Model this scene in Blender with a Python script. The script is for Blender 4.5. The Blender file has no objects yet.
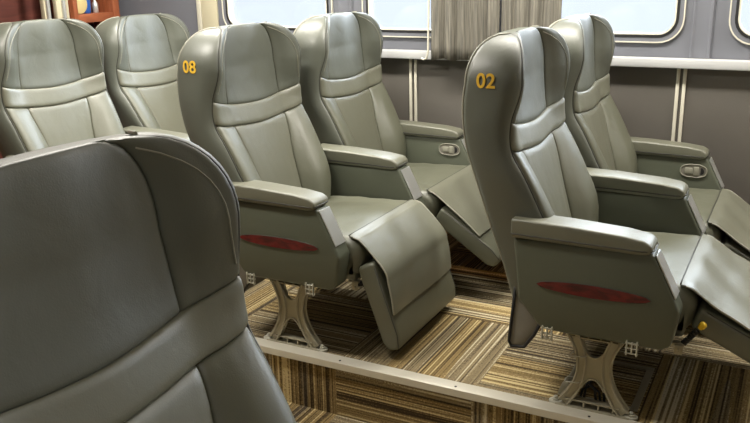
import bpy, bmesh, math, random
from mathutils import Vector, Matrix
random.seed(4)
S = bpy.context.scene
COL = S.collection
PITCH = 1.05          # distance between seat rows (m)

# ------------------------------------------------------------------ materials
def srgb(r, g, b):
    f = lambda c: (c/255/12.92) if c/255 <= .04045 else ((c/255+.055)/1.055)**2.4
    return (f(r), f(g), f(b), 1)

class NT:
    def __init__(s, name):
        s.m = bpy.data.materials.new(name); s.m.use_nodes = True
        s.t = s.m.node_tree; s.t.nodes.clear()
        s.out = s.n('ShaderNodeOutputMaterial')
    def n(s, typ, **kw):
        x = s.t.nodes.new(typ)
        for k, v in kw.items(): setattr(x, k, v)
        return x
    def l(s, a, b): s.t.links.new(a, b)
    def math(s, op, a, b=None, c=None):
        x = s.n('ShaderNodeMath', operation=op)
        for i, v in enumerate((a, b, c)):
            if v is None: continue
            if isinstance(v, (int, float)): x.inputs[i].default_value = v
            else: s.l(v, x.inputs[i])
        return x.outputs[0]

def mat(name, col, rough=.5, metal=0., spec=.5, bump=0., bscale=200., mott=0., mscale=6., coat=0., sheen=0.):
    t = NT(name); p = t.n('ShaderNodeBsdfPrincipled'); t.l(p.outputs[0], t.out.inputs[0])
    p.inputs['Base Color'].default_value = col
    p.inputs['Roughness'].default_value = rough
    p.inputs['Metallic'].default_value = metal
    p.inputs['Specular IOR Level'].default_value = spec
    p.inputs['Coat Weight'].default_value = coat
    p.inputs['Sheen Weight'].default_value = sheen
    tc = t.n('ShaderNodeTexCoord')
    if mott:
        nz = t.n('ShaderNodeTexNoise'); nz.inputs['Scale'].default_value = mscale; nz.inputs['Detail'].default_value = 5
        t.l(tc.outputs['Object'], nz.inputs['Vector'])
        mx = t.n('ShaderNodeMix', data_type='RGBA')
        mx.inputs['A'].default_value = tuple(c*(1-mott) for c in col[:3])+(1,)
        mx.inputs['B'].default_value = tuple(min(1, c*(1+mott)) for c in col[:3])+(1,)
        t.l(nz.outputs['Fac'], mx.inputs['Factor']); t.l(mx.outputs['Result'], p.inputs['Base Color'])
        mr = t.n('ShaderNodeMapRange'); mr.inputs['To Min'].default_value = rough-.06; mr.inputs['To Max'].default_value = rough+.08
        t.l(nz.outputs['Fac'], mr.inputs['Value']); t.l(mr.outputs['Result'], p.inputs['Roughness'])
    if bump:
        n1 = t.n('ShaderNodeTexNoise'); n1.inputs['Scale'].default_value = bscale; n1.inputs['Detail'].default_value = 4
        t.l(tc.outputs['Object'], n1.inputs['Vector'])
        n2 = t.n('ShaderNodeTexNoise'); n2.inputs['Scale'].default_value = bscale/30; n2.inputs['Detail'].default_value = 3
        n2.inputs['Distortion'].default_value = .6
        t.l(tc.outputs['Object'], n2.inputs['Vector'])
        a = t.math('MULTIPLY', n2.outputs['Fac'], 6.0); s_ = t.math('ADD', n1.outputs['Fac'], a)
        b = t.n('ShaderNodeBump'); b.inputs['Strength'].default_value = bump; b.inputs['Distance'].default_value = .002
        t.l(s_, b.inputs['Height']); t.l(b.outputs[0], p.inputs['Normal'])
    return t.m

def wood(name, c1, c2, scale=(3, 3, 40), rough=.35):
    t = NT(name); p = t.n('ShaderNodeBsdfPrincipled'); t.l(p.outputs[0], t.out.inputs[0])
    tc = t.n('ShaderNodeTexCoord'); mp = t.n('ShaderNodeMapping'); mp.inputs['Scale'].default_value = scale
    t.l(tc.outputs['Object'], mp.inputs['Vector'])
    nz = t.n('ShaderNodeTexNoise'); nz.inputs['Scale'].default_value = 2; nz.inputs['Detail'].default_value = 6; nz.inputs['Distortion'].default_value = 1
    t.l(mp.outputs[0], nz.inputs['Vector'])
    r = t.n('ShaderNodeValToRGB'); r.color_ramp.elements[0].position = .3; r.color_ramp.elements[1].position = .7
    r.color_ramp.elements[0].color = c1; r.color_ramp.elements[1].color = c2
    t.l(nz.outputs['Fac'], r.inputs[0]); t.l(r.outputs[0], p.inputs['Base Color'])
    p.inputs['Roughness'].default_value = rough
    return t.m

def carpet():
    t = NT('striped_carpet'); p = t.n('ShaderNodeBsdfPrincipled'); t.l(p.outputs[0], t.out.inputs[0])
    g = t.n('ShaderNodeNewGeometry'); sp = t.n('ShaderNodeSeparateXYZ'); t.l(g.outputs['Position'], sp.inputs[0])
    sn = t.n('ShaderNodeSeparateXYZ'); t.l(g.outputs['True Normal'], sn.inputs[0])
    x, y, z = sp.outputs
    riser = t.math('GREATER_THAN', t.math('ABSOLUTE', sn.outputs[1]), .5)
    nris = t.math('SUBTRACT', 1.0, riser)
    ledge = t.math('GREATER_THAN', z, .03)
    b = t.math('ADD', t.math('MULTIPLY', y, nris), t.math('MULTIPLY', z, riser))
    ci = t.math('FLOOR', t.math('DIVIDE', t.math('SUBTRACT', x, .385), .49))
    cj = t.math('FLOOR', t.math('DIVIDE', t.math('SUBTRACT', y, .03), .5))
    par = t.math('ADD', ci, t.math('ADD', t.math('MULTIPLY', cj, nris), t.math('ADD', riser, t.math('MULTIPLY', ledge, nris))))
    par = t.math('MODULO', t.math('ABSOLUTE', par), 2.0)      # 0 -> stripes run away along y ; 1 -> along x
    ip = t.math('SUBTRACT', 1.0, par)
    u = t.math('ADD', t.math('MULTIPLY', x, ip), t.math('MULTIPLY', b, par))
    v = t.math('ADD', t.math('MULTIPLY', x, par), t.math('MULTIPLY', b, ip))
    def noise(su, sv, off, det):
        cb = t.n('ShaderNodeCombineXYZ')
        t.l(t.math('MULTIPLY', u, su), cb.inputs[0]); t.l(t.math('MULTIPLY', v, sv), cb.inputs[1])
        t.l(t.math('ADD', t.math('MULTIPLY', t.math('ADD', ci, t.math('MULTIPLY', cj, 7.3)), 3.7), off), cb.inputs[2])
        n = t.n('ShaderNodeTexNoise'); n.inputs['Scale'].default_value = 1; n.inputs['Detail'].default_value = det
        t.l(cb.outputs[0], n.inputs['Vector']); return n.outputs['Fac']
    fine = noise(150, .8, 0, 0); loops = noise(150, 170, 4, 1); broad = noise(22, .6, 5, 1)
    val = t.math('ADD', t.math('ADD', t.math('ADD', .5, t.math('MULTIPLY', t.math('SUBTRACT', loops, .5), .28)), t.math('MULTIPLY', t.math('SUBTRACT', fine, .5), .98)), t.math('MULTIPLY', t.math('SUBTRACT', broad, .5), .35))
    r = t.n('ShaderNodeValToRGB'); cr = r.color_ramp
    cr.interpolation = 'LINEAR'
    stops = [(.28, srgb(64, 55, 44)), (.38, srgb(100, 88, 68)), (.445, srgb(144, 130, 100)), (.49, srgb(108, 94, 72)),
             (.54, srgb(162, 147, 114)), (.60, srgb(124, 108, 78)), (.70, srgb(204, 194, 166))]
    cr.elements[0].position, cr.elements[0].color = stops[0]
    cr.elements[1].position, cr.elements[1].color = stops[-1]
    for q, c in stops[1:-1]:
        e = cr.elements.new(q); e.color = c
    t.l(val, r.inputs[0])
    # some tiles carry a yellow tone and those by the window run redder
    tw = noise(9, .3, 11, 0)
    mx = t.n('ShaderNodeMix', data_type='RGBA', blend_type='MULTIPLY'); mx.inputs['B'].default_value = (1.0, .86, .55, 1)
    t.l(t.math('MULTIPLY', t.math('GREATER_THAN', tw, .5), .7), mx.inputs['Factor']); t.l(r.outputs[0], mx.inputs['A'])
    mx2 = t.n('ShaderNodeMix', data_type='RGBA', blend_type='MULTIPLY'); mx2.inputs['B'].default_value = (1.0, .72, .6, 1)
    t.l(t.math('MULTIPLY', ledge, .8), mx2.inputs['Factor']); t.l(mx.outputs['Result'], mx2.inputs['A'])
    t.l(mx2.outputs['Result'], p.inputs['Base Color'])
    p.inputs['Roughness'].default_value = .9; p.inputs['Specular IOR Level'].default_value = .15
    # loops of the pile
    wv = noise(300, 160, 2, 2)
    bp = t.n('ShaderNodeBump'); bp.inputs['Strength'].default_value = .6; bp.inputs['Distance'].default_value = .003
    t.l(t.math('ADD', wv, fine), bp.inputs['Height']); t.l(bp.outputs[0], p.inputs['Normal'])
    return t.m

def curtain_mat():
    t = NT('woven_curtain'); p = t.n('ShaderNodeBsdfPrincipled'); t.l(p.outputs[0], t.out.inputs[0])
    g = t.n('ShaderNodeNewGeometry'); mp = t.n('ShaderNodeMapping'); mp.inputs['Scale'].default_value = (160, 160, 6)
    t.l(g.outputs['Position'], mp.inputs['Vector'])
    n = t.n('ShaderNodeTexNoise'); n.inputs['Scale'].default_value = 1; n.inputs['Detail'].default_value = 3; t.l(mp.outputs[0], n.inputs['Vector'])
    r = t.n('ShaderNodeValToRGB'); r.color_ramp.elements[0].position = .3; r.color_ramp.elements[1].position = .75
    r.color_ramp.elements[0].color = srgb(88, 86, 80); r.color_ramp.elements[1].color = srgb(140, 135, 122)
    t.l(n.outputs['Fac'], r.inputs[0]); t.l(r.outputs[0], p.inputs['Base Color']); p.inputs['Roughness'].default_value = .8
    return t.m

def glass_mat():
    t = NT('window_glass'); tr = t.n('ShaderNodeBsdfTransparent'); gl = t.n('ShaderNodeBsdfGlossy'); gl.inputs['Roughness'].default_value = .02
    tr.inputs[0].default_value = (.93, .95, .97, 1)
    fr = t.n('ShaderNodeFresnel'); fr.inputs[0].default_value = 1.45; mx = t.n('ShaderNodeMixShader')
    t.l(fr.outputs[0], mx.inputs[0]); t.l(tr.outputs[0], mx.inputs[1]); t.l(gl.outputs[0], mx.inputs[2]); t.l(mx.outputs[0], t.out.inputs[0])
    return t.m

def emit(name, col, s):
    t = NT(name); e = t.n('ShaderNodeEmission'); e.inputs[0].default_value = col; e.inputs[1].default_value = s; t.l(e.outputs[0], t.out.inputs[0]); return t.m

M = dict(
    leather=mat('grey_green_leather', srgb(94, 95, 79), .44, bump=.14, bscale=420, mott=.05, mscale=9, spec=.9),
    leather_dark=mat('slate_leather', srgb(89, 92, 82), .45, bump=.14, bscale=420, mott=.05, mscale=7, spec=.85),
    leather_light=mat('pale_band_leather', srgb(107, 107, 92), .42, bump=.13, bscale=420, mott=.05, spec=.9),
    shell=mat('moulded_side_shell', srgb(86, 90, 76), .45, bump=.1, bscale=500, spec=.6),
    piping=mat('seam_piping', srgb(150, 148, 134), .4),
    seam=mat('seam_thread', srgb(60, 60, 54), .6),
    skirt=mat('grey_fibre_board', srgb(128, 124, 114), .8, mott=.15, mscale=30),
    black=mat('black_rubber', srgb(28, 28, 28), .55),
    chrome=mat('polished_steel', srgb(225, 226, 224), .30, metal=.75),
    cast=mat('cast_aluminium', srgb(160, 154, 134), .42, metal=.35, spec=.5, bump=.1, bscale=300),
    white=mat('white_plastic', srgb(182, 180, 166), .4),
    yellow=mat('yellow_cap', srgb(225, 185, 30), .4),
    digit=mat('yellow_number_vinyl', srgb(232, 186, 62), .5),
    inlay=wood('red_burl_wood', srgb(58, 10, 13), srgb(118, 28, 30), (9, 9, 30), .2),
    wood_orange=wood('orange_cabinet_wood', srgb(120, 62, 38), srgb(164, 96, 62), (30, 2, 3), .4),
    wood_red=wood('dark_red_bulkhead_wood', srgb(70, 38, 34), srgb(104, 60, 52), (2, 2, 12), .4),
    trim=mat('satin_aluminium_trim', srgb(208, 203, 188), .38, metal=.25, mott=.05, mscale=20),
    ledge=mat('white_window_ledge', srgb(186, 187, 187), .45),
    wall_up=mat('grey_window_wall', srgb(110, 112, 119), .5, mott=.03),
    wall_low=mat('taupe_wall_panel', srgb(97, 93, 87), .55, bump=.15, bscale=200, mott=.06, mscale=4),
    strip=mat('cream_joint_strip', srgb(206, 202, 186), .35),
    ceil=mat('cream_ceiling', srgb(220, 216, 205), .6),
    cream=mat('cream_post', srgb(200, 192, 165), .35),
    beige=mat('beige_disc', srgb(214, 196, 140), .5),
    blue=mat('blue_plastic', srgb(38, 90, 170), .35),
    carpet=carpet(), curtain=curtain_mat(), glass=glass_mat(),
    lamp=emit('ceiling_lamp_diffuser', (1, .96, .88, 1), 5.0),
)

# ------------------------------------------------------------------ helpers
def tag(o, label=None, cat=None, group=None, kind=None):
    if label: o['label'] = label
    if cat: o['category'] = cat
    if group: o['group'] = group
    if kind: o['kind'] = kind
    return o
def empty(name, loc=(0, 0, 0)):
    o = bpy.data.objects.new(name, None); COL.objects.link(o); o.location = loc; o.empty_display_size = .1
    return o
def link(name, bm, m, parent=None, smooth=True, angle=None):
    bmesh.ops.recalc_face_normals(bm, faces=bm.faces[:]) if getattr(bm, 'closed_', False) else None
    me = bpy.data.meshes.new(name); bm.to_mesh(me); bm.free()
    me.materials.append(M[m] if isinstance(m, str) else m)
    for p in me.polygons: p.use_smooth = smooth
    if smooth and angle: me.set_sharp_from_angle(angle=math.radians(angle))
    o = bpy.data.objects.new(name, me); COL.objects.link(o)
    if parent: o.parent = parent
    return o
def add_prism(bm, poly, h0, h1, axis='y', bevel=0., seg=3):
    """poly in the two other axes; extruded along axis from h0 to h1, edges rounded"""
    b = bmesh.new()
    def P(a, c, h):
        return {'y': (a, h, c), 'x': (h, a, c), 'z': (a, c, h)}[axis]
    v0 = [b.verts.new(P(a, c, h0)) for a, c in poly]; v1 = [b.verts.new(P(a, c, h1)) for a, c in poly]
    n = len(poly)
    b.faces.new(v0); b.faces.new(v1[::-1])
    for i in range(n): b.faces.new((v0[i], v1[i], v1[(i+1) % n], v0[(i+1) % n]))
    bmesh.ops.recalc_face_normals(b, faces=b.faces[:])
    if bevel:
        es = [e for e in b.edges if len(e.link_faces) == 2 and e.calc_face_angle(0) > math.radians(25)]
        bmesh.ops.bevel(b, geom=es, offset=bevel, segments=seg, profile=.5, affect='EDGES', clamp_overlap=True)
    me = bpy.data.meshes.new('t'); b.to_mesh(me); b.free(); bm.from_mesh(me); bpy.data.meshes.remove(me)
def add_box(bm, x0, x1, y0, y1, z0, z1, bevel=0., seg=2):
    add_prism(bm, [(x0, z0), (x1, z0), (x1, z1), (x0, z1)], y0, y1, 'y', bevel, seg)
def add_tube(bm, pts, r, n=8, closed=False):
    pts = [Vector(p) for p in pts]; rings = []
    N = len(pts); prev = None
    for i, p in enumerate(pts):
        if closed: d = pts[(i+1) % N]-pts[i-1]
        else: d = pts[min(i+1, N-1)]-pts[max(i-1, 0)]
        d.normalize()
        a = (prev - d*prev.dot(d)) if prev else d.orthogonal()
        if a.length < 1e-6: a = d.orthogonal()
        a.normalize(); prev = a; c = d.cross(a)
        rr = r[i] if isinstance(r, (list, tuple)) else r
        rings.append([bm.verts.new(p+(a*math.cos(2*math.pi*k/n)+c*math.sin(2*math.pi*k/n))*rr) for k in range(n)])
    for i in range(N if closed else N-1):
        A, B = rings[i], rings[(i+1) % N]
        for k in range(n): bm.faces.new((A[k], A[(k+1) % n], B[(k+1) % n], B[k]))
    if not closed:
        bm.faces.new(rings[0][::-1]); bm.faces.new(rings[-1])
def arc(cx, cy, r, a0, a1, n):
    return [(cx+r*math.cos(math.radians(a0+(a1-a0)*i/n)), cy+r*math.sin(math.radians(a0+(a1-a0)*i/n))) for i in range(n+1)]
def interp(tab, z):
    """smooth (Catmull-Rom) interpolation of a table [(z, value...), ...]"""
    if z <= tab[0][0]: return tab[0][1]
    if z >= tab[-1][0]: return tab[-1][1]
    for i in range(len(tab)-1):
        if tab[i][0] <= z <= tab[i+1][0]: break
    z0, v0 = tab[i]; z1, v1 = tab[i+1]
    m = lambda j: (tab[min(j+1, len(tab)-1)][1]-tab[max(j-1, 0)][1])/(tab[min(j+1, len(tab)-1)][0]-tab[max(j-1, 0)][0])
    t = (z-z0)/(z1-z0); h = z1-z0
    return (2*t**3-3*t*t+1)*v0+(t**3-2*t*t+t)*h*m(i)+(-2*t**3+3*t*t)*v1+(t**3-t*t)*h*m(i+1)

# ------------------------------------------------------------------ the seat back
# half sections of the back at several heights: eleven points from the middle of the front, over the wing, round to the middle of the rear
SEC = [
 (.30, [(0, .045), (.06, .045), (.11, .04), (.16, .05), (.21, .05), (.240, .035), (.246, .01), (.240, -.05), (.215, -.075), (.12, -.085), (0, -.085)]),
 (.42, [(0, .03), (.06, .03), (.112, .028), (.165, .066), (.22, .072), (.254, .052), (.262, .01), (.258, -.07), (.232, -.105), (.12, -.12), (0, -.122)]),
 (.52, [(0, .0), (.06, .0), (.115, .002), (.170, .050), (.228, .064), (.264, .048), (.273, .0), (.269, -.095), (.243, -.138), (.13, -.156), (0, -.160)]),
 (.62, [(0, -.03), (.065, -.031), (.13, -.03), (.185, .006), (.236, .019), (.270, .004), (.286, -.04), (.283, -.128), (.252, -.170), (.14, -.192), (0, -.197)]),
 (.70, [(0, -.056), (.08, -.058), (.150, -.056), (.20, -.033), (.244, -.024), (.273, -.036), (.296, -.08), (.293, -.155), (.257, -.196), (.145, -.220), (0, -.226)]),
 (.77, [(0, -.078), (.09, -.081), (.160, -.083), (.212, -.071), (.252, -.064), (.276, -.075), (.299, -.112), (.296, -.178), (.261, -.217), (.15, -.240), (0, -.246)]),
 (.85, [(0, -.100), (.09, -.104), (.160, -.104), (.213, -.086), (.253, -.074), (.274, -.080), (.299, -.12), (.295, -.19), (.265, -.228), (.155, -.250), (0, -.256)]),
 (.93, [(0, -.112), (.09, -.116), (.152, -.11), (.20, -.080), (.232, -.066), (.260, -.060), (.292, -.104), (.291, -.185), (.268, -.226), (.16, -.250), (0, -.257)]),
 (1.0, [(0, -.118), (.08, -.122), (.142, -.114), (.19, -.078), (.226, -.060), (.254, -.053), (.287, -.098), (.290, -.172), (.266, -.212), (.16, -.240), (0, -.248)]),
 (1.06, [(0, -.122), (.075, -.126), (.134, -.116), (.182, -.084), (.214, -.066), (.242, -.056), (.281, -.098), (.283, -.16), (.258, -.20), (.155, -.230), (0, -.238)]),
]
SEG = [4, 4, 4, 3, 3, 3, 4, 4, 5, 4]     # columns between the eleven points
def half_section(z):
    pts = [(interp([(s[0], s[1][k][0]) for s in SEC], z), interp([(s[0], s[1][k][1]) for s in SEC], z)) for k in range(11)]
    ext = [(-pts[1][0], pts[1][1])]+pts+[(-pts[9][0], pts[9][1])]
    out = []
    for k in range(10):
        p0, p1, p2, p3 = ext[k:k+4]
        for j in range(SEG[k]):
            t = j/SEG[k]
            # crease at point 2 : damp the tangents there so that the valley stays crisp
            c = []
            for a in (0, 1):
                m1 = (p2[a]-p0[a])/2; m2 = (p3[a]-p1[a])/2
                c.append((2*t**3-3*t*t+1)*p1[a]+(t**3-2*t*t+t)*m1+(-2*t**3+3*t*t)*p2[a]+(t**3-t*t)*m2)
            out.append(tuple(c))
    out.append(pts[10]); return out
CI = [sum(SEG[:k]) for k in range(11)]     # column index of each control point
HALF = CI[10]
Z_BAND0, Z_BAND1, Z_DOME = .775, .853, .955
def dip(z):     # how far the middle of a row hangs below its ends
    return interp([(.30, 0), (.55, .01), (.70, .026), (.775, .030), (.853, .036), (.92, .010), (.955, .0)], z)
ROWS = ([.30, .34, .38, .42, .455, .49, .53, .57, .61, .65, .69, .72, .745, .76, Z_BAND0], [Z_BAND0, .788, .801, .814, .827, .840, Z_BAND1],
        [Z_BAND1, .866, .88, .90, .914, .928, .942, Z_DOME])
DOME = [9*i for i in range(1, 11)]
def make_row(z, phi=None):
    pts = []
    base = half_section(z)
    for i, (y, x) in enumerate(base):
        if i <= CI[5]: drop = max(0, 1-(y/.28)**2)
        elif i <= CI[6]: drop = 0
        else: drop = 0
        zz = z-dip(z)*drop
        if drop and phi is None:
            y, x = half_section_cached(round(zz, 3))[i]
        pts.append([x, y, zz])
    if phi is not None:
        c, s_ = math.cos(math.radians(phi)), math.sin(math.radians(phi))
        w0 = .292; kw = (w0-.132+.132*c)/w0
        kx = max(0, c)**.62; xm = -.135
        for p in pts:
            p[0] = xm+(p[0]-xm)*kx; p[1] *= kw
            p[2] = z+.120*s_+.018*s_*(1-(p[1]/.3)**2)
    full = [Vector((x, -y, zz)) for x, y, zz in pts[::-1]][:-1]+[Vector((x, y, zz)) for x, y, zz in pts]
    return full     # from rear middle (y<0 side) over the front middle to rear middle ; length 2*HALF+1
_c = {}
def half_section_cached(z):
    if z not in _c: _c[z] = half_section(z)
    return _c[z]
GR = [make_row(z) for z in ROWS[0]]+[make_row(z) for z in ROWS[1][1:]]+[make_row(z) for z in ROWS[2][1:]]+[make_row(Z_DOME, f) for f in DOME]
R1 = len(ROWS[0])-1; R2 = R1+len(ROWS[1])-1; RT = len(GR)-1
def col(side, k): return HALF+side*CI[k]
NRM = []
for r in range(RT+1):
    rowN = []
    W = len(GR[0])
    for c in range(W):
        ca, cb = max(c-1, 0), min(c+1, W-1)
        if c in (0, W-1): ca, cb = W-2, 1
        du = GR[r][cb]-GR[r][ca] if c not in (0, W-1) else GR[r][1]-GR[r][W-2]
        dv = GR[min(r+1, RT)][c]-GR[max(r-1, 0)][c]
        n = du.cross(dv)
        if n.length < 1e-9: n = Vector((0, 0, 1))
        rowN.append(n.normalized())
    NRM.append(rowN)
for c in range(len(GR[0])): NRM[RT][c] = Vector((0, 0, 1))
# orientation check: the front middle must face +x
SGN = 1 if NRM[8][HALF].x > 0 else -1

def patch(r0, r1, c0, c1, groove=(1, 1, 1, 1), D=.009, R=.022, puff=.0):
    """one upholstery panel: rows r0..r1, columns c0..c1, its rim rolled into the seam. groove: bottom, top, left, right"""
    bm = bmesh.new()
    # refine by 2 for a smooth roll
    K = 2
    def P(fr, fc, arr):
        r, c = int(fr), int(fc); r2, c2 = min(r+1, r1), min(c+1, c1); a, b = fr-r, fc-c
        return (arr[r][c]*(1-a)+arr[r2][c]*a)*(1-b)+(arr[r][c2]*(1-a)+arr[r2][c2]*a)*b
    def params(a0, a1):
        base = [a0+i/K for i in range((a1-a0)*K+1)]
        return sorted(set([a0, a0+.12, a0+.28]+base+[a1-.28, a1-.12]))
    RP, CP = params(r0, r1), params(c0, c1)
    G = [[P(a, b, GR) for b in CP] for a in RP]
    N = [[(P(a, b, NRM)*SGN).normalized() for b in CP] for a in RP]
    nr, nc = len(RP), len(CP)
    lc = [[0]*nc for _ in range(nr)]; lr = [[0]*nc for _ in range(nr)]
    for i in range(nr):
        for j in range(1, nc): lc[i][j] = lc[i][j-1]+(G[i][j]-G[i][j-1]).length
    for j in range(nc):
        for i in range(1, nr): lr[i][j] = lr[i-1][j]+(G[i][j]-G[i-1][j]).length
    V = []
    for i in range(nr):
        row = []
        for j in range(nc):
            ds = []
            if groove[0]: ds.append(lr[i][j])
            if groove[1]: ds.append(lr[-1][j]-lr[i][j])
            if groove[2]: ds.append(lc[i][j])
            if groove[3]: ds.append(lc[i][-1]-lc[i][j])
            off = puff
            for d in ds:
                q = 1-min(d/R, 1); off -= D*(1-math.sqrt(max(0, 1-q*q)))
            row.append(bm.verts.new(G[i][j]+N[i][j]*max(off, -1.5*D)))
        V.append(row)
    def quad(a, b, c_, d):
        vs = []
        for v in (a, b, c_, d):
            if v not in vs: vs.append(v)
        if len(vs) > 2:
            try: bm.faces.new(vs)
            except ValueError: pass
    for i in range(nr-1):
        for j in range(nc-1): quad(V[i][j], V[i][j+1], V[i+1][j+1], V[i+1][j])
    # turn the rim inwards so each panel is a padded body, not a sheet
    rim = [(0, j) for j in range(nc)]+[(i, nc-1) for i in range(1, nr)]+[(nr-1, j) for j in range(nc-2, -1, -1)]+[(i, 0) for i in range(nr-2, 0, -1)]
    inner = []
    for (i, j) in rim:
        dep = .02
        if i == nr-1 and r1 == RT: dep = .004
        inner.append(bm.verts.new(V[i][j].co-N[i][j]*dep))
    for k in range(len(rim)):
        a = V[rim[k][0]][rim[k][1]]; k2 = (k+1) % len(rim); b = V[rim[k2][0]][rim[k2][1]]
        quad(b, a, inner[k], inner[k2])
    if SGN < 0: bmesh.ops.reverse_faces(bm, faces=bm.faces[:])
    bmesh.ops.remove_doubles(bm, verts=bm.verts[:], dist=1e-5)
    return bm

def side_surface_y(x, z):
    """half width of the outer side at (x, z) of the back"""
    sec = half_section_cached(round(z, 3))
    best = None
    for (y0, x0), (y1, x1) in zip(sec[CI[5]:CI[9]], sec[CI[5]+1:CI[9]+1]):
        if min(x0, x1) <= x <= max(x0, x1) and y0 > .2:
            t = 0 if x1 == x0 else (x-x0)/(x1-x0)
            y = y0+(y1-y0)*t
            best = y if best is None else max(best, y)
    return best if best is not None else .28

def seat_number(txt, parent, cy):
    cu = bpy.data.curves.new('num', 'FONT'); cu.body = txt; cu.size = .074; cu.offset = .0014; cu.extrude = .0006; cu.space_character = 1.02
    o = bpy.data.objects.new('num', cu); COL.objects.link(o)
    bpy.context.view_layer.update()
    me = bpy.data.meshes.new_from_object(o.evaluated_get(bpy.context.evaluated_depsgraph_get()))
    bpy.data.objects.remove(o)
    bm = bmesh.new(); bm.from_mesh(me)
    bmesh.ops.triangulate(bm, faces=bm.faces[:])
    for k in range(1, 24):
        bmesh.ops.bisect_plane(bm, geom=bm.verts[:]+bm.edges[:]+bm.faces[:], plane_co=(k*.005, 0, 0), plane_no=(1, 0, 0))
    w = max(v.co.x for v in bm.verts)
    for v in bm.verts:
        lx = v.co.x*.77; h = v.co.y*.77; dep = v.co.z
        x = -.181+lx; z = .951+h
        v.co = Vector((x, cy-side_surface_y(x, z)-.0012-dep*.6, z))
    return link('seat_number', bm, 'digit', parent, smooth=False)

# ------------------------------------------------------------------ arm, leg frame and other shared shapes
ARM_OUT = [(-.056, .525), (-.035, .340), (.025, .268), (.05, .256), (.372, .256), (.397, .272), (.413, .375), (.333, .531)]
def armrest(parent, y0, y1, outer=-1, inlay=True, panel=False, lab=None):
    bm = bmesh.new(); add_prism(bm, ARM_OUT, y0, y1, 'y', .010, 3)
    arm = link('armrest', bm, 'shell', parent, angle=40)
    # upholstered pad with a rounded nose
    bm = bmesh.new()
    pad = [(-.062, .529), (.300, .525), (.324, .529), (.333, .541), (.327, .556), (.308, .566), (.25, .574), (.10, .582), (-.062, .585)]
    add_prism(bm, pad, y0-.008, y1+.008, 'y', .012, 4)
    pd = link('arm_pad', bm, 'leather_light', arm, angle=50)
    bm = bmesh.new()      # seam round the pad
    zz = lambda x: .5585
    add_tube(bm, [(-.060, y0-.0085, .541), (.305, y0-.0085, .537), (.328, y0-.005, .539), (.3345, y0+.01, .541), (.3345, y1-.01, .541), (.328, y1+.005, .539), (.305, y1+.0085, .537), (-.060, y1+.0085, .541)], .0022, 6)
    link('pad_seam', bm, 'seam', pd)
    # bright plate on the slanting front
    bm = bmesh.new()
    ax, az, bx, bz = .337, .525, .396, .410
    d = Vector((bx-ax, 0, bz-az)).normalized(); n = Vector((-d.z, 0, d.x))
    p = [Vector((ax, 0, az))+n*.0005, Vector((bx, 0, bz))+n*.0005, Vector((bx, 0, bz))+n*.0045, Vector((ax, 0, az))+n*.0045]
    add_prism(bm, [(q.x, q.z) for q in p], y0+.007, y1-.007, 'y', .0015, 2)
    link('front_plate', bm, 'chrome', arm, smooth=False)
    if inlay:
        ys = y0 if outer < 0 else y1
        bm = bmesh.new(); pts = []
        for i in range(25):
            t = -1+2*i/24; pts.append((.178+.159*t, .3966+.0185*math.sqrt(max(0, 1-abs(t)**1.8))+.002))
        for i in range(23, 0, -1):
            t = -1+2*i/24; pts.append((.178+.159*t, .3966-.0185*math.sqrt(max(0, 1-abs(t)**1.8))+.002))
        add_prism(bm, pts, ys-.0035 if outer < 0 else ys-.001, ys+.001 if outer < 0 else ys+.0035, 'y')
        link('wood_inlay', bm, 'inlay', arm, smooth=False)
        bm = bmesh.new(); yy = ys-.002 if outer < 0 else ys+.002
        add_tube(bm, [(a, yy, b) for a, b in pts], .0016, 6, closed=True)
        link('inlay_edge', bm, 'seam', arm)
        # latch brackets under the outer panel
        for bx_ in (.056, .296):
            bm = bmesh.new(); yb = y0+.006 if outer < 0 else y1-.01
            for dx in (-.014, .014): add_box(bm, bx_+dx-.002, bx_+dx+.002, yb-.012, yb-.004, .228, .272, .001)
            for dz in (.234, .249, .264): add_box(bm, bx_-.018, bx_+.018, yb-.010, yb-.004, dz-.002, dz+.002, .001)
            add_box(bm, bx_-.002, bx_+.002, yb-.011, yb-.004, .232, .268, .001)
            link('latch_bracket', bm, 'white', arm, angle=40)
    if panel:      # oval control recess on the inner face
        ys = y0; cx, cz = .285, .478
        def oval(a, b, n=32): return [(cx+a*math.copysign(abs(math.cos(t))**.75, math.cos(t)), cz+b*math.copysign(abs(math.sin(t))**.8, math.sin(t))) for t in [2*math.pi*i/n for i in range(n)]]
        bm = bmesh.new(); add_prism(bm, oval(.050, .026), ys-.0022, ys+.002, 'y'); cpan = link('control_panel', bm, 'skirt', arm, smooth=False)
        bm = bmesh.new(); add_tube(bm, [(a, ys-.003, b) for a, b in oval(.050, .026)], .0022, 6, closed=True); link('panel_rim', bm, 'piping', cpan)
        bm = bmesh.new(); add_box(bm, cx-.033, cx-.002, ys-.006, ys-.001, cz-.012, cz+.012, .002); add_box(bm, cx+.0, cx+.020, ys-.007, ys-.001, cz-.017, cz+.017, .002)
        link('recline_button', bm, 'piping', cpan, angle=40)
        bm = bmesh.new(); add_prism(bm, arc(cx+.026, cz, .014, -90, 90, 10), ys-.004, ys-.001, 'y'); link('button_recess', bm, 'black', cpan, smooth=False)
    return arm

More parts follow.
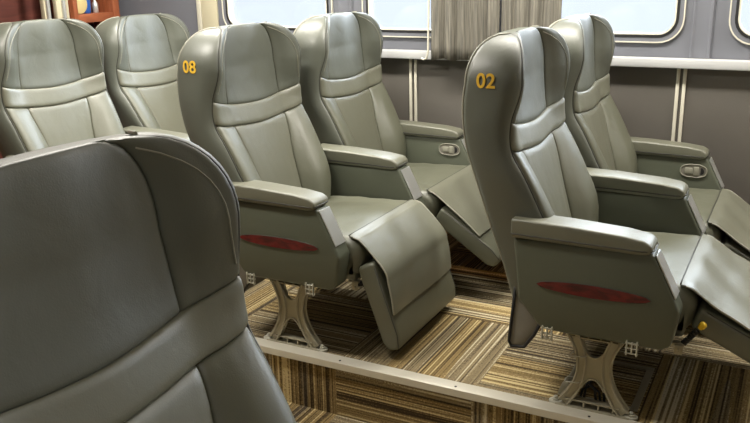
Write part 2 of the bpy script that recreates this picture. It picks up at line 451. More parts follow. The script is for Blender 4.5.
def bez(p0, p1, p2, n=10):
    return [((1-t)**2*p0[0]+2*t*(1-t)*p1[0]+t*t*p2[0], (1-t)**2*p0[1]+2*t*(1-t)*p1[1]+t*t*p2[1]) for t in [i/n for i in range(n+1)]]
def leg_frame(parent, y, z0=0., inner_detail=True):
    bm = bmesh.new(); w = .030
    def leg(xb, xm, xt, wd, sgn):
        # curved arm: a web with a raised flange on each rim
        H = .262
        cen = bez((xb, z0+.012), (xm*2-(xb+xt)/2, z0+(H-z0)*.52), (xt, H), 14)
        L, Rr = [], []
        for i, (a, b) in enumerate(cen):
            q = cen[min(i+1, 14)]; p = cen[max(i-1, 0)]; dx, dz = q[0]-p[0], q[1]-p[1]; l = math.hypot(dx, dz)
            hw = wd*(.9+.35*abs(i/14-.5)*2)/2
            L.append((a-dz/l*hw, b+dx/l*hw)); Rr.append((a+dz/l*hw, b-dx/l*hw))
        add_prism(bm, L+Rr[::-1], y-w*.28, y+w*.28, 'y', .001, 1)
        for edge in (L, Rr):
            add_tube(bm, [(a, y-w*.5+.004, b) for a, b in edge], .0042, 6)
            add_tube(bm, [(a, y+w*.5-.004, b) for a, b in edge], .0042, 6)
        return cen, L, Rr
    leg(.100, .1495, .106, .023, -1); leg(.280, .2215, .264, .023, 1)
    # centre web with an arch cut above and below
    top = [(.146, .205*1)]+[]
    zw0, zw1 = z0+(.262-z0)*.40, z0+(.262-z0)*.66
    up = [(.152+.067*i/10, zw1+.030*abs(2*i/10-1)**2.2) for i in range(11)]
    lo = [(.219-.067*i/10, zw0-.034*abs(2*i/10-1)**2.2) for i in range(11)]
    add_prism(bm, up+lo, y-w*.22, y+w*.22, 'y', .001, 1)
    add_tube(bm, [(a, y-w*.3, b) for a, b in up], .0032, 6); add_tube(bm, [(a, y-w*.3, b) for a, b in lo], .0032, 6)
    # top rail with pockets, base rail with pockets
    for k in range(3):
        x0 = .128+k*.036; add_box(bm, x0, x0+.004, y-.013, y+.013, .234, .258, .001)
    add_box(bm, .09, .278, y-.013, y+.013, .256, .263, .002); add_box(bm, .118, .250, y-.013, y+.013, .230, .235, .001)
    add_box(bm, .078, .298, y-.019, y+.019, z0+.001, z0+.008, .002)
    add_box(bm, .105, .268, y-.013, y+.013, z0+.024, z0+.029, .001)
    for k in range(4):
        x0 = .118+k*.043; add_box(bm, x0, x0+.005, y-.013, y+.013, z0+.006, z0+.027, .001)
    fr = link('leg_frame', bm, 'cast', parent, angle=40)
    for bx_ in (.076, .300):
        bm = bmesh.new()
        add_prism(bm, [(bx_+.020*math.cos(t), y+.017*math.sin(t)) for t in [math.pi*2*i/20 for i in range(20)]], z0+.001, z0+.009, 'z', .002, 2)
        add_prism(bm, [(bx_+.011*math.cos(t), y+.011*math.sin(t)) for t in [math.pi*2*i/20 for i in range(20)]], z0+.009, z0+.015, 'z', .001, 1)
        add_prism(bm, [(bx_+.0065*math.cos(t), y+.0065*math.sin(t)) for t in [math.pi*2*i/6 for i in range(6)]], z0+.015, z0+.022, 'z', .001, 1)
        link('anchor_bolt', bm, 'white', fr, angle=35)
    return fr

def legrest(parent, y0, y1, th, seam_x=.404):
    t = math.radians(th); d = Vector((math.cos(t), 0, -math.sin(t))); n = Vector((math.sin(t), 0, math.cos(t)))
    T = Vector((.456+.034*(th-25)/45, 0, .366-.022*(th-25)/45)); L = .31; tk = .072
    a = T; b = T+d*L; c = b-n*tk; e = T-n*tk*.95
    poly = [a, T+d*(L-.05), b-n*.012, b-n*.03+d*.004, c+n*.012, c-d*.03, T-n*tk+d*.06, e+d*.005]
    bm = bmesh.new(); add_prism(bm, [(q.x, q.z) for q in poly], y0+.005, y1-.005, 'y', .014, 4)
    lr = link('leg_rest', bm, 'leather', parent, angle=50)
    for ye in (y0+.0055, y1-.0055):
        bm = bmesh.new(); add_tube(bm, [(q.x, ye, q.z) for q in (T+d*.02-n*.003, T+d*(L-.05)-n*.004, b-n*.016-d*.002)], .0016, 6)
        link('edge_seam', bm, 'seam', lr)
    # leather flap from the cushion front over the top of the leg rest
    path = [Vector((seam_x-.006, 0, .4195)), Vector((seam_x+.02, 0, .4145)), Vector((seam_x+.045, 0, .400))]
    lift = .010+.012*(th/66)
    m0 = T+n*(lift+.004)+d*.035
    fl = {25: .19}.get(th, .15)
    path += [m0, T+d*.085+n*(lift+.002), T+d*(.085+(fl-.05)*.5)+n*lift*.8, T+d*(fl+.04)+n*.006]
    # smooth path
    P = []
    for i in range(len(path)-1):
        p0, p1, p2, p3 = path[max(i-1, 0)], path[i], path[i+1], path[min(i+2, len(path)-1)]
        for k in range(5):
            s = k/5
            P.append(.5*((2*p1)+(p2-p0)*s+(2*p0-5*p1+4*p2-p3)*s*s+(3*p1-p0-3*p2+p3)*s**3))
    P.append(path[-1])
    NY = 26; bm = bmesh.new(); top, bot = [], []
    for i, p in enumerate(P):
        q0, q1 = P[max(i-1, 0)], P[min(i+1, len(P)-1)]; dd = (q1-q0).normalized(); nn = Vector((-dd.z, 0, dd.x))
        f = i/(len(P)-1); ra, rb = [], []
        for j in range(NY+1):
            s = j/NY; yy = y0+.012+(y1-y0-.024)*s
            wv = .0035*math.sin(s*7+f*3)*f*(1-.3*f)+.003*math.sin(s*15+1.3+f*5)*math.sin(f*math.pi)
            edge = -.003*math.exp(-min(s, 1-s)*40)
            ctr = p+nn*(wv+edge+.003); ctr.y = yy
            ra.append(bm.verts.new(ctr+nn*.003)); rb.append(bm.verts.new(ctr-nn*.003))
        top.append(ra); bot.append(rb)
    I = len(P)-1
    for i in range(I):
        for j in range(NY):
            bm.faces.new((top[i][j], top[i][j+1], top[i+1][j+1], top[i+1][j])[::-1]); bm.faces.new((bot[i][j], bot[i][j+1], bot[i+1][j+1], bot[i+1][j]))
    for i in range(I):
        bm.faces.new((top[i][0], bot[i][0], bot[i+1][0], top[i+1][0])); bm.faces.new((top[i][NY], top[i+1][NY], bot[i+1][NY], bot[i][NY]))
    for j in range(NY):
        bm.faces.new((top[0][j], top[0][j+1], bot[0][j+1], bot[0][j])); bm.faces.new((top[I][j], bot[I][j], bot[I][j+1], top[I][j+1]))
    bmesh.ops.recalc_face_normals(bm, faces=bm.faces[:])
    fo = link('apron_flap', bm, 'leather_light', parent, angle=60)
    bm = bmesh.new()
    e0 = P[0]; add_tube(bm, [(e0.x, y0+.012+(y1-y0-.024)*k/12, e0.z+.0045+.0) for k in range(13)], .0024, 6)
    link('flap_seam', bm, 'seam', fo)
    bm = bmesh.new(); e0 = P[-1]
    rim = [top[0][0]] if False else None
    add_tube(bm, [(P[i].x, y0+.0125, P[i].z+.001) for i in range(3, len(P))]+[(e0.x, y0+.012+(y1-y0-.024)*k/12, e0.z+.001) for k in range(13)]+[(P[i].x, y1-.0125, P[i].z+.001) for i in range(len(P)-1, 2, -1)], .0032, 6)
    link('flap_edging', bm, 'piping', fo)
    return lr

def cushion(parent, y0, y1):
    # main pad: crowned and rolled at the front
    NX, NY = 26, 22
    bm = bmesh.new(); g = []
    prof = [(-.02, .395), (.06, .404), (.14, .410), (.22, .414), (.30, .418), (.36, .419), (.397, .416), (.423, .406), (.440, .387), (.446, .36), (.443, .335), (.437, .310), (.425, .29)]
    P = []
    for i in range(len(prof)-1):
        p0, p1, p2, p3 = [Vector(q) for q in (prof[max(i-1, 0)], prof[i], prof[i+1], prof[min(i+2, len(prof)-1)])]
        for k in range(3):
            s = k/3; P.append(.5*((2*p1)+(p2-p0)*s+(2*p0-5*p1+4*p2-p3)*s*s+(3*p1-p0-3*p2+p3)*s**3))
    P.append(Vector(prof[-1]))
    for i, p in enumerate(P):
        q0, q1 = P[max(i-1, 0)], P[min(i+1, len(P)-1)]; d = (q1-q0).normalized(); n = Vector((-d.y, d.x))
        row = []
        for j in range(NY+1):
            s = -1+2*j/NY; s = math.copysign(abs(s)**.75, s)
            roll = .03*(1-math.sqrt(max(0, 1-max(0, (abs(s)-.86)/.14)**2)))
            # raised side rolls with a shallow valley
            roll += .006*math.exp(-((abs(s)-.62)/.05)**2)*max(0, 1-i/24)
            wr = .0012*math.sin(p.x*60+s*4)+.001*math.sin(p.x*25-s*9)
            row.append(bm.verts.new((p.x-n.x*(roll-wr), (y0+y1)/2+(y1-y0)/2*s, p.y-n.y*(roll-wr))))
        g.append(row)
    for i in range(len(g)-1):
        for j in range(NY): bm.faces.new((g[i][j], g[i+1][j], g[i+1][j+1], g[i][j+1]))
    # side walls and underside
    for s, j in ((1, 0), (-1, NY)):
        low = [bm.verts.new((min(r[j].co.x, .425), r[j].co.y, .29)) for r in g]
        for i in range(len(g)-1):
            f = (g[i][j], low[i], low[i+1], g[i+1][j]); bm.faces.new(f if s > 0 else f[::-1])
    bmesh.ops.recalc_face_normals(bm, faces=bm.faces[:])
    c = link('seat_cushion', bm, 'leather', parent, angle=70)
    for p in c.data.polygons:      # keep the crown facing up
        pass
    bm = bmesh.new(); add_box(bm, .0, .418, y0+.01, y1-.01, .262, .315, .012)
    link('seat_base', bm, 'leather_dark', parent, angle=40)
    bm = bmesh.new()
    for xx in (.13, .24): add_box(bm, xx-.016, xx+.016, y0+.03, y1-.02, .236, .262, .004)
    add_box(bm, .12, .26, y0+.015, y0+.03, .236, .27, .003)
    link('cross_beam', bm, 'black', parent, angle=40)
    return c

def strut(parent, y, th):
    bm = bmesh.new()
    a = Vector((.412, y, .246)); b = Vector((.462, y, .315)) if th < 50 else Vector((.446, y, .256))
    add_tube(bm, [a, a+(b-a)*.5], .006, 8)
    for k in range(7):
        q = a+(b-a)*(.2+.1*k); add_tube(bm, [q, q+(b-a)*.05], .009, 10)
    s = link('gas_strut', bm, 'black', parent, angle=40)
    bm = bmesh.new(); d = (b-a).normalized()
    add_tube(bm, [b-d*.004, b+d*.004, b+d*.014, b+d*.018], [.007, .010, .010, .006], 12); link('strut_cap', bm, 'yellow', s, angle=50)
    bm = bmesh.new(); add_box(bm, .400, .422, y-.011, y-.007, .228, .262, .001); add_box(bm, .400, .422, y+.007, y+.011, .228, .262, .001); add_box(bm, .385, .426, y-.011, y+.011, .254, .260, .001)
    add_tube(bm, [(.412, y-.018, .240), (.412, y+.018, .240)], .004, 8)
    link('strut_bracket', bm, 'cast', s, angle=40)
    return s

BACKMESH = {}
def back_part(key, fn, m, name, parent):
    """the padded panels of every seat back share their mesh data"""
    if key not in BACKMESH:
        o = link(name, fn(), m, parent, angle=60); BACKMESH[key] = o.data
    else:
        o = bpy.data.objects.new(name, BACKMESH[key]); COL.objects.link(o); o.parent = parent
    return o

def make_seat(x0, yshift, window, th, label, number=None, recline=0., near_arm=True, z0=0.):
    """aisle seats carry the outer arm and the shared middle arm; window seats the arm by the wall"""
    cyc = 1.0 if window else .305
    root = empty('passenger_seat', (x0, yshift+cyc, z0))
    tag(root, label, 'seat', 'grey leather passenger seats in rows')
    L = lambda y: y-cyc
    # ---- back
    def rec(o):
        o.rotation_euler.y = math.radians(-recline); h = Vector((0, 0, .42)); Rm = Matrix.Rotation(math.radians(-recline), 3, 'Y'); o.location = h-Rm@h
        return o
    cc = lambda k: (col(-1, k), col(1, k))
    bc = rec(back_part('bc', lambda: patch(0, R1, col(-1, 2), col(1, 2)), 'leather_light', 'back_cushion', root))
    for s in (-1, 1):
        a, b = (col(-1, 5), col(-1, 2)) if s < 0 else (col(1, 2), col(1, 5))
        rec(back_part(('bo', s), lambda: patch(0, R1, a, b), 'leather', 'side_bolster', root))
    rec(back_part('band', lambda: patch(R1, R2, col(-1, 5), col(1, 5), D=.007, R=.016, puff=.003), 'leather_light', 'neck_band', root))
    hr = rec(back_part('head', lambda: patch(R2, RT, col(-1, 2), col(1, 2), (1, 0, 1, 1), D=.006, R=.017), 'leather_dark', 'headrest', root))
    for s in (-1, 1):
        a, b = (col(-1, 5), col(-1, 2)) if s < 0 else (col(1, 2), col(1, 5))
        back_part(('wing', s), lambda: patch(R2, RT, a, b, (1, 0, 1, 1), D=.006, R=.017), 'leather_dark', 'headrest_wing', hr)
        def arcseam():
            bm = bmesh.new(); pts = []; n = RT-3-(R2+2)
            for i in range(n*2+1):
                f = i/(n*2); r = R2+2+i/2; r0_ = int(r); k = r-r0_
                cc_ = CI[5]-2.2-(CI[5]-2.2-CI[2]-1.2)*(f**4); c0_ = int(cc_); q = cc_-c0_
                g = lambda a, b: (GR[a][HALF+s*b], NRM[a][HALF+s*b]*SGN)
                P_ = [g(r0_, c0_), g(r0_, c0_+1), g(r0_+1, c0_), g(r0_+1, c0_+1)]; W_ = [(1-k)*(1-q), (1-k)*q, k*(1-q), k*q]
                pts.append(sum((p*w_ for (p, _), w_ in zip(P_, W_)), Vector())+sum((m_*w_ for (_, m_), w_ in zip(P_, W_)), Vector())*.0004)
            add_tube(bm, pts, .0014, 6); return bm
        back_part(('arc', s), arcseam, 'piping', 'stitch_line', hr)
    for s in (-1, 1):
        a, b = (col(-1, 8), col(-1, 5)) if s < 0 else (col(1, 5), col(1, 8))
        sc = rec(back_part(('side', s), lambda: patch(0, RT, a, b, (0, 0, 1, 1), D=.005, R=.014), 'leather_dark', 'side_cover', root))
        def pipe():
            bm = bmesh.new()
            for k in (8,):
                c = col(s, k); add_tube(bm, [GR[r][c]+NRM[r][c]*SGN*.0005 for r in range(RT+1)], .0036, 7)
            return bm
        back_part(('pipe', s), pipe, 'piping', 'piping', sc)
        def pipe2():
            bm = bmesh.new(); c = col(s, 5); add_tube(bm, [GR[r][c]-NRM[r][c]*SGN*.0035 for r in range(RT+1)], .0024, 7); return bm
        back_part(('pipe2', s), pipe2, 'seam', 'front_seam', sc)
    def rear():
        bm = bmesh.new()
        p1 = patch(0, RT, 0, col(-1, 8), (0, 0, 0, 1), D=.005, R=.014); p2 = patch(0, RT, col(1, 8), 2*HALF, (0, 0, 1, 0), D=.005, R=.014)
        for q in (p1, p2):
            me = bpy.data.meshes.new('t'); q.to_mesh(me); q.free(); bm.from_mesh(me); bpy.data.meshes.remove(me)
        return bm
    rec(back_part('rear', rear, 'shell', 'rear_shell', root))
    if number:
        n = seat_number(number, root, 0.0); rec(n)
    # ---- arms, cushion, leg rest, frame
    if not window:
        if near_arm: armrest(root, L(.0), L(.078), -1, inlay=True)
        armrest(root, L(.612) if yshift == 0 else L(.586), L(.700) if yshift == 0 else L(.618), 1, inlay=yshift != 0)
        y0, y1 = .084, .606
    else:
        armrest(root, L(1.245), L(1.315), 1, inlay=False, panel=True)
        y0, y1 = .722, 1.239
    cushion(root, L(y0), L(y1))
    legrest(root, L(y0), L(y1), th)
    bm = bmesh.new()
    add_prism(bm, [(-.058, .40), (-.078, .17), (-.07, .155), (-.03, .160), (.0, .205), (.035, .285), (-.02, .36)], L(y0-.02 if not window else y0), L(y1), 'y', .004, 2)
    sk = link('rear_skirt', bm, 'skirt', root, angle=40)
    bm = bmesh.new(); yy = L(y0-.021 if not window else y0)
    add_tube(bm, [(-.059, yy, .40), (-.079, yy, .17), (-.071, yy, .154), (-.03, yy, .159), (.0, yy, .205), (.035, yy, .285)], .005, 7); link('skirt_edging', bm, 'black', sk)
    strut(root, L(y0-.012) if th < 50 and not window else L(y0+.03), th)
    leg_frame(root, L(.057) if not window else L(1.09), 0. if not window else .065)
    if number == '02':
        fr = [c for c in root.children if c.name.startswith('leg_frame')][0]
        for zz, xa in ((.172, .126), (.085, .112)):
            bm = bmesh.new(); yl = L(.057)
            add_tube(bm, [(xa-.006, yl-.018, zz), (xa+.034, yl-.018, zz+.004), (xa+.038, yl, zz+.004), (xa+.034, yl+.018, zz+.004), (xa-.006, yl+.018, zz), (xa-.010, yl, zz)], .0018, 6, closed=True)
            link('cable_tie', bm, 'white', fr)
    return root

EMPT = []
X8, X2, XA = 0., PITCH, -PITCH
make_seat(XA, 0, False, 55, 'pale-lit grey leather seat at far left, in the row behind the seat numbered 08', recline=-1.5)
make_seat(XA-.02, 0, True, 45, 'farthest grey leather seat at upper left, beside the grey window wall and wood cabinet', recline=5)
make_seat(X8, 0, False, 70, 'grey leather seat numbered 08, its leg rest hanging low', '08')
make_seat(X8, 0, True, 34, 'grey leather window seat beside the seat numbered 08, its leg rest half raised', recline=-.6)
make_seat(X2, 0, False, 25, 'grey leather seat numbered 02 at right, leg rest raised, burl inlay on its outer arm', '02')
make_seat(X2, 0, True, 30, 'grey leather window seat at far right beside the seat numbered 02', recline=0)
make_seat(X2, -1.805, False, 40, 'large shadowed grey leather seat back filling the near left corner across the aisle', near_arm=True, recline=2, z0=-.015)

# ------------------------------------------------------------------ the room
YW, YN, XR, XF = 1.45, -3.3, -1.95, 4.4
def struct(o): o['kind'] = 'structure'; return o
bm = bmesh.new()
prof = [(YW+.05, .065), (.88, .065), (.88, 0), (0, 0), (0, -.2), (-1.17, -.2), (-1.17, -.015), (YN-.05, -.015)]
low = [(y, z-.05) for y, z in prof]
up = [[bm.verts.new((x, y, z)) for y, z in prof] for x in (XR-.05, XF)]
for i in range(len(prof)-1): bm.faces.new((up[0][i], up[0][i+1], up[1][i+1], up[1][i]))
b2 = [[bm.verts.new((x, y, -.3)) for y in (YW+.05, YN-.05)] for x in (XR-.05, XF)]
bm.faces.new((b2[0][0], b2[1][0], b2[1][1], b2[0][1]))
bmesh.ops.recalc_face_normals(bm, faces=bm.faces[:])
fl = struct(link('floor', bm, 'carpet', None, smooth=False))
if fl.data.polygons[2].normal.z < 0: fl.data.flip_normals()

def nosing(name, y, d):
    bm = bmesh.new()
    p = [(y+.042*d, .0005), (y+.042*d, .004), (y-.003*d, .006), (y-.010*d, .004), (y-.012*d, -.020), (y-.001*d, -.020), (y-.001*d, .0005)]
    add_prism(bm, p, XR+.01, XF, 'x', .001, 1)
    return struct(link(name, bm, 'trim', None, angle=30))
nosing('trim_1', 0, 1); nosing('trim_2', -1.17, -1)
# screws of the nosing
for k in range(14):
    bm = bmesh.new(); xx = -1.7+k*.42
    add_prism(bm, [(xx+.004*math.cos(t), .006+.004*math.sin(t)) for t in [2*math.pi*i/10 for i in range(10)]], .0052, .0068, 'z')
    s_ = link('trim_screw', bm, 'black', bpy.data.objects['trim_1'], smooth=False)

def rrect(x0, x1, z0, z1, r, n=7):
    out = []
    for cx, cz, a in ((x1-r, z0+r, -90), (x1-r, z1-r, 0), (x0+r, z1-r, 90), (x0+r, z0+r, 180)):
        out += arc(cx, cz, r, a, a+90, n)
    return out
def window_wall(name, y, d, wins, z0, z1, m):
    """wall with rounded window openings, d = outward direction"""
    bm = bmesh.new()
    def loop(pts, yy):
        vs = [bm.verts.new((a, yy, b)) for a, b in pts]
        return vs, [bm.edges.new((vs[i], vs[(i+1) % len(vs)])) for i in range(len(vs))]
    holes = [rrect(a, b, c, e, .075) for a, b, c, e in wins]
    for yy in (y, y+.05*d):
        es = loop([(XR-.05, z0), (XF, z0), (XF, z1), (XR-.05, z1)], yy)[1]
        for h in holes: es += loop(h, yy)[1]
        bmesh.ops.triangle_fill(bm, use_beauty=True, use_dissolve=False, edges=es)
    for h in holes:
        a = [bm.verts.new((p, y, q)) for p, q in h]; b = [bm.verts.new((p, y+.05*d, q)) for p, q in h]
        for i in range(len(h)): bm.faces.new((a[i], a[(i+1) % len(h)], b[(i+1) % len(h)], b[i]))
    bmesh.ops.remove_doubles(bm, verts=bm.verts[:], dist=1e-5)
    return struct(link(name, bm, m, None, smooth=False))
WZ0, WZ1 = .985, 1.56
WX = [(-1.07, -.45), (-.23, .39), (.58, 1.20), (1.42, 2.04), (2.26, 2.88)]
window_wall('wall_window_side', YW, 1, [(a, b, WZ0, WZ1) for a, b in WX], .86, 2.06, 'wall_up')
bm = bmesh.new(); add_box(bm, XR-.05, XF, YN-.05, YN, -.1, 2.06); struct(link('wall_opposite', bm, 'wall_low', None, smooth=False))
def ring(bm, outer, inner, y0, y1):
    n = len(outer)
    vs = [[bm.verts.new((a, yy, b)) for a, b in lp] for lp, yy in ((outer, y0), (inner, y0), (inner, y1), (outer, y1))]
    for k in range(4):
        A, B = vs[k], vs[(k+1) % 4]
        for i in range(n): bm.faces.new((A[i], A[(i+1) % n], B[(i+1) % n], B[i]))
wi = 0
for y, d in ((YW, 1),):
    for a, b in WX:
        wi += 1; c, e = WZ0, WZ1
        w = struct(empty('window_%d' % wi, ((a+b)/2, y, c)))
        off = lambda pts: [(p-(a+b)/2, q-c) for p, q in pts]
        o = rrect(a-.027, b+.027, c-.027, e+.027, .099); i1 = rrect(a-.022, b+.022, c-.022, e+.022, .095); i2 = rrect(a-.005, b+.005, c-.005, e+.005, .08); i3 = rrect(a+.006, b-.006, c+.006, e-.006, .07); i4 = rrect(a+.012, b-.012, c+.012, e-.012, .064)
        for nm, p, q, t0, t1, m in (('frame_rim', o, i1, -.012, .0, 'strip'), ('frame', i1, i2, -.007, .0, 'wall_up'), ('gasket', i2, i3, -.009, .02, 'black'), ('inner_rim', i3, i4, -.008, .03, 'strip')):
            bm = bmesh.new(); ring(bm, off(p), off(q), t0*d-(.0008*d), t1*d-(.0008*d)); bmesh.ops.recalc_face_normals(bm, faces=bm.faces[:]); link(nm, bm, m, w, angle=40)
        bm = bmesh.new(); add_prism(bm, off(rrect(a+.008, b-.008, c+.008, e-.008, .066)), .022*d, .028*d, 'y'); link('pane', bm, 'glass', w, smooth=False)
# lower wall, ledge, joint strips, pillars
bm = bmesh.new(); add_box(bm, XR-.05, XF, YW-.004, YW+.05, .0, .862); struct(link('wall_lower', bm, 'wall_low', None, smooth=False))
bm = bmesh.new(); add_box(bm, XR+.01, XF, YW-.055, YW-.0045, .862, .900, .004, 2); struct(link('trim_3', bm, 'ledge', None, angle=40))
k = 4
for xs in (-1.205, .015, 1.235, 2.455, 3.675):
    for dx in (-.014, .012):
        bm = bmesh.new(); add_box(bm, xs+dx-.007, xs+dx+.007, YW-.014, YW-.0045, .066, .861, .003, 2); struct(link('trim_%d' % k, bm, 'strip', None, angle=40)); k += 1
for xs in (-1.18, -.34, .485, 1.31, 2.15, 2.99):
    bm = bmesh.new()
    add_prism(bm, [(xs-.055, YW-.001), (xs-.052, YW-.008), (xs-.046, YW-.008), (xs-.040, YW-.004), (xs+.010, YW-.004), (xs+.016, YW-.012), (xs+.024, YW-.012), (xs+.030, YW-.001)], .901, 2.04, 'z', .001, 1)
    struct(link('trim_%d' % k, bm, 'wall_up', None, angle=30)); k += 1
bm = bmesh.new(); add_box(bm, -1.262, -1.235, YW-.02, YW-.001, .901, 2.04, .003); struct(link('trim_%d' % k, bm, 'strip', None, angle=40)); k += 1
bm = bmesh.new(); add_box(bm, -1.234, -1.13, YW-.016, YW-.001, .901, 2.04, .003); struct(link('trim_%d' % k, bm, 'cream', None, angle=40)); k += 1
bm = bmesh.new(); add_box(bm, XR-.05, XR, YN-.05, YW+.05, -.25, 2.06); struct(link('wall_rear', bm, 'wood_red', None, smooth=False))
bm = bmesh.new(); add_box(bm, XR-.05, XF, YN-.05, YW+.05, 2.06, 2.1); struct(link('ceiling', bm, 'ceil', None, smooth=False))
bm = bmesh.new(); add_box(bm, XF, XF+.05, YN-.05, YW+.05, -.25, 2.06); struct(link('wall_front', bm, 'ceil', None, smooth=False))

# curtains on a rail
bm = bmesh.new(); add_tube(bm, [(-.02, 1.365, 1.70), (.86, 1.365, 1.70)], .008, 10)
for xx in (.0, .84): add_box(bm, xx-.008, xx+.008, 1.365, 1.447, 1.692, 1.708, .002)
rail = link('curtain_rail', bm, 'chrome', None, angle=40); tag(rail, 'slim metal curtain rail on the window wall above the gathered curtains', 'rail')
def curtain(x0, x1, seed, label, cord):
    rnd = random.Random(seed); bm = bmesh.new(); NX, NZ = 150, 14; w = x1-x0
    ph = [rnd.uniform(0, 6.28) for _ in range(4)]
    F, B = [], []
    for iz in range(NZ+1):
        z = .868+(1.70-.868)*iz/NZ; f, b = [], []
        for ix in range(NX+1):
            s = ix/NX; x = x0+w*s
            y = 1.365+.013*math.sin(x*95+ph[0]+.5*math.sin(z*3+ph[3]))+.006*math.sin(x*41+ph[1]+z)+.004*math.sin(x*210+ph[2]+z*2)
            zz = z+(.004*math.sin(x*60+ph[2]) if iz == 0 else 0)
            f.append(bm.verts.new((x, y-.001, zz))); b.append(bm.verts.new((x, y+.001, zz)))
        F.append(f); B.append(b)
    for iz in range(NZ):
        for ix in range(NX):
            bm.faces.new((F[iz][ix], F[iz][ix+1], F[iz+1][ix+1], F[iz+1][ix])); bm.faces.new((B[iz][ix], B[iz+1][ix], B[iz+1][ix+1], B[iz][ix+1]))
    for iz in range(NZ):
        for ix in (0, NX): bm.faces.new((F[iz][ix], F[iz+1][ix], B[iz+1][ix], B[iz][ix]))
    for ix in range(NX):
        for iz in (0, NZ): bm.faces.new((F[iz][ix], B[iz][ix], B[iz][ix+1], F[iz][ix+1]))
    bmesh.ops.recalc_face_normals(bm, faces=bm.faces[:])
    c = link('curtain', bm, 'curtain', None); tag(c, label, 'curtain', 'grey woven curtains between the windows')
    if cord:
        bm = bmesh.new(); add_tube(bm, [(x0-.004, 1.360, 1.69), (x0-.004, 1.358, 1.1), (x0-.006, 1.356, .90), (x0-.014, 1.356, .872), (x0-.028, 1.356, .866), (x0-.040, 1.356, .872)], .005, 8)
        link('hem_cord', bm, 'strip', c)
curtain(.135, .463, 3, 'grey woven curtain whose edge meets the bright window between seats 08 and 02', True)
curtain(.470, .74, 8, 'grey woven curtain hanging just behind the headrest numbered 02', False)

# under-seat things on the floor
bm = bmesh.new()
add_box(bm, 1.12, 1.36, .38, .402, .001, .005, .001); add_box(bm, 1.338, 1.36, .10, .379, .001, .005, .001); add_box(bm, 1.12, 1.14, .10, .379, .001, .005, .001); add_box(bm, 1.141, 1.337, .10, .12, .001, .005, .001)
tag(link('floor_hatch_frame', bm, 'cast', None, angle=40), 'flat metal hatch frame set in the striped carpet under seat 02', 'frame')
bm = bmesh.new()
for q, (ox, h) in enumerate(((0, .075), (.012, .062), (.022, .085))):
    add_tube(bm, [(1.205+ox-.026, .085+.006*q, .008), (1.208+ox-.022, .085+.006*q, h*.7), (1.212+ox, .085+.006*q, h), (1.218+ox+.018, .085+.006*q, h*.7), (1.22+ox+.022, .085+.006*q, .008)] , .004, 8)
tag(link('cable_loop', bm, 'black', None), 'black cable looped behind the leg frame of seat 02', 'cable')
bm = bmesh.new(); add_prism(bm, [(1.118, .004), (1.142, .002), (1.150, .04), (1.146, .062), (1.130, .040)], .11, .114, 'y', .001, 1)
tag(link('paper_tag', bm, 'white', None, smooth=False), 'small white tag standing against the leg frame of seat 02', 'tag')
# dark storage box under the window seat by the wall
bm = bmesh.new(); add_box(bm, .36, .66, 1.245, 1.40, .067, .16, .012, 3)
bx = link('storage_box', bm, 'black', None, angle=40); tag(bx, 'dark storage box on the raised step under the window seat next to seat 08', 'box')
bm = bmesh.new(); add_box(bm, .47, .49, 1.241, 1.2445, .07, .155, .001); link('box_strap', bm, 'seam', bx, smooth=False)

# wooden shelf unit and posts at the rear of the cabin
sx = -1.75
u = empty('wall_shelf', (sx, 1.2, .066)); tag(u, 'orange wooden shelf unit standing against the dark rear bulkhead', 'shelf')
bm = bmesh.new(); add_box(bm, -.16, .0, .118, .165, 0, 1.85, .003); link('side_post', bm, 'wood_orange', u, angle=40)
bm = bmesh.new(); add_box(bm, -.16, .0, -.165, -.135, 0, 1.85, .003); link('side_post', bm, 'wood_orange', u, angle=40)
for zz in (1.003, 1.39, .56):
    bm = bmesh.new(); add_box(bm, -.16, -.005, -.134, .117, zz-.045, zz, .002); link('shelf_board', bm, 'wood_orange', u, angle=40)
bm = bmesh.new(); add_box(bm, -.165, -.162, -.134, .117, 0, 1.85); link('back_panel', bm, 'wood_red', u, smooth=False)
ZS = 1.0695
bm = bmesh.new(); add_tube(bm, [(sx-.052, 1.115, ZS+.052), (sx-.045, 1.115, ZS+.052), (sx-.035, 1.115, ZS+.052), (sx-.030, 1.115, ZS+.052)], [.04, .051, .051, .042], 28)
tag(link('round_dish', bm, 'beige', None, angle=50), 'pale yellow round dish standing on edge on the wooden shelf', 'dish')
def bottle(x, y, m, s, label, cap='white', nm='bottle'):
    r = empty(nm, (x, y, ZS)); tag(r, label, 'bottle')
    prof = [(.0, .024), (.004, .027), (.075, .027), (.09, .02), (.10, .011), (.112, .011)]
    bm = bmesh.new(); add_tube(bm, [(0, 0, z*s) for z, _ in prof], [q*s for _, q in prof], 16); link('body', bm, m, r, angle=50)
    bm = bmesh.new(); add_tube(bm, [(0, 0, .1125*s), (0, 0, .13*s)], .013*s, 14); link('cap', bm, cap, r, angle=50)
bottle(sx-.07, 1.185, 'blue', 1.0, 'blue bottle beside the pale round dish on the wooden shelf')
bottle(sx-.06, 1.245, 'chrome', .62, 'small silver bottle at the right end of the wooden shelf', 'blue')
for (ya, yb, m, lab) in ((.845, .882, 'cream', 'narrow cream post at the rear of the cabin, the left one'), (.925, 1.005, 'cream', 'wide cream and steel post beside the wooden shelf at the rear')):
    r = empty('upright_post', (sx, (ya+yb)/2, .001)); tag(r, lab, 'post'); h = (yb-ya)/2
    z0 = .0
    bm = bmesh.new(); add_box(bm, -.03, 0, -h, h, z0 if yb < .87 else z0+.066, 2.056, .005); link('post_body', bm, m, r, angle=40)
    bm = bmesh.new(); add_tube(bm, [(.006, 0, z0+.07), (.006, 0, 2.05)], .011, 12); link('steel_rod', bm, 'chrome', r, angle=40)

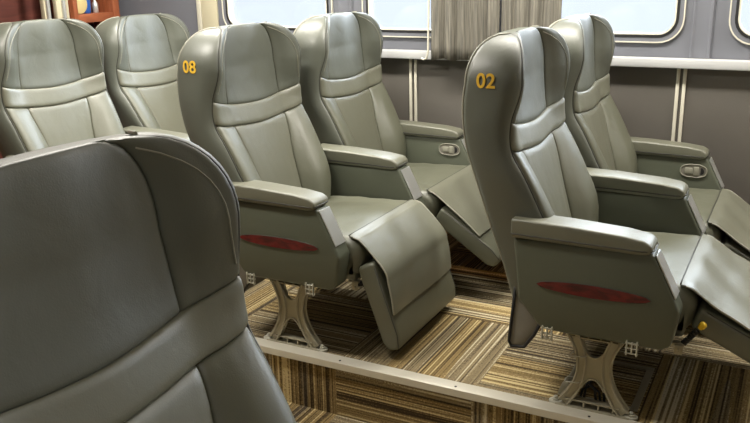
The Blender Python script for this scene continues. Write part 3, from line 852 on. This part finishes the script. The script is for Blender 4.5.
# ceiling lamps with housing and diffuser; the near-side one is added as fill
def lamp(x, y, e, label, lx=1.1, ly=.16):
    r = empty('ceiling_light', (x, y, 2.058)); tag(r, label, 'lamp')
    bm = bmesh.new(); add_box(bm, -lx/2-.02, lx/2+.02, -ly/2-.02, ly/2+.02, -.03, -.001, .004); link('housing', bm, 'white', r, angle=40)
    bm = bmesh.new(); add_box(bm, -lx/2, lx/2, -ly/2, ly/2, -.036, -.0305, .001); link('diffuser', bm, 'lamp', r, smooth=False)
    L_ = bpy.data.lights.new('lamp_light', 'AREA'); L_.shape = 'RECTANGLE'; L_.size = lx; L_.size_y = ly; L_.energy = e; L_.color = (1, .95, .86)
    o = bpy.data.objects.new('lamp_light', L_); COL.objects.link(o); o.parent = r; o.location = (0, 0, -.04)
lamp(-.6, .75, 42, 'rearmost ceiling lamp over the left seat row')
lamp(1.0, .75, 38, 'middle ceiling lamp of the three over the window side seats')
lamp(2.7, .95, 24, 'front ceiling lamp ahead of the seat rows')
lamp(-.3, -.45, 34, 'ceiling lamp over the aisle')
lamp(1.9, -2.5, 5, 'added fill lamp over the seats on the near side')  # unseen, added as dim warm fill for the foreground seat and near sides

# daylight
w = bpy.data.worlds.new('sky'); S.world = w; w.use_nodes = True
nt = w.node_tree; bg = nt.nodes['Background']
tc = nt.nodes.new('ShaderNodeTexCoord'); sx_ = nt.nodes.new('ShaderNodeSeparateXYZ'); nt.links.new(tc.outputs['Generated'], sx_.inputs[0])
rp = nt.nodes.new('ShaderNodeValToRGB'); nt.links.new(sx_.outputs[2], rp.inputs[0])
# hazy sea up to the horizon, a bright overcast sky above it
e = rp.color_ramp.elements; e[0].position = 0.0; e[0].color = (.77, .83, .95, 1); e[1].position = .12; e[1].color = (.86, .93, 1.0, 1)
st = nt.nodes.new('ShaderNodeMapRange'); st.inputs['From Min'].default_value = .0; st.inputs['From Max'].default_value = .15
st.inputs['To Min'].default_value = 1.3; st.inputs['To Max'].default_value = 19.0
nt.links.new(sx_.outputs[2], st.inputs['Value']); nt.links.new(rp.outputs[0], bg.inputs[0]); nt.links.new(st.outputs['Result'], bg.inputs[1])

# ------------------------------------------------------------------ camera
cd = bpy.data.cameras.new('camera'); cam = bpy.data.objects.new('camera', cd); COL.objects.link(cam); S.camera = cam
yaw, pitch, roll, fpx = .4825, .2873, -.0188, 825.2
cyw, syw, cp, sp = math.cos(yaw), math.sin(yaw), math.cos(pitch), math.sin(pitch)
Fv = Vector((-syw*cp, cyw*cp, -sp)); Rv = Vector((cyw, syw, 0)); Uv = Rv.cross(Fv)
c_, s_ = math.cos(roll), math.sin(roll); R2v = Rv*c_+Uv*s_; U2v = -Rv*s_+Uv*c_
cam.matrix_world = Matrix(((R2v.x, U2v.x, -Fv.x, 1.6898), (R2v.y, U2v.y, -Fv.y, -2.1807), (R2v.z, U2v.z, -Fv.z, 1.2787), (0, 0, 0, 1)))
cd.sensor_fit = 'HORIZONTAL'; cd.sensor_width = 36; cd.lens = 36*fpx/750; cd.clip_start = .02
S.view_settings.view_transform = 'Standard'; S.view_settings.look = 'None'; S.view_settings.exposure = .08; S.view_settings.gamma = 1
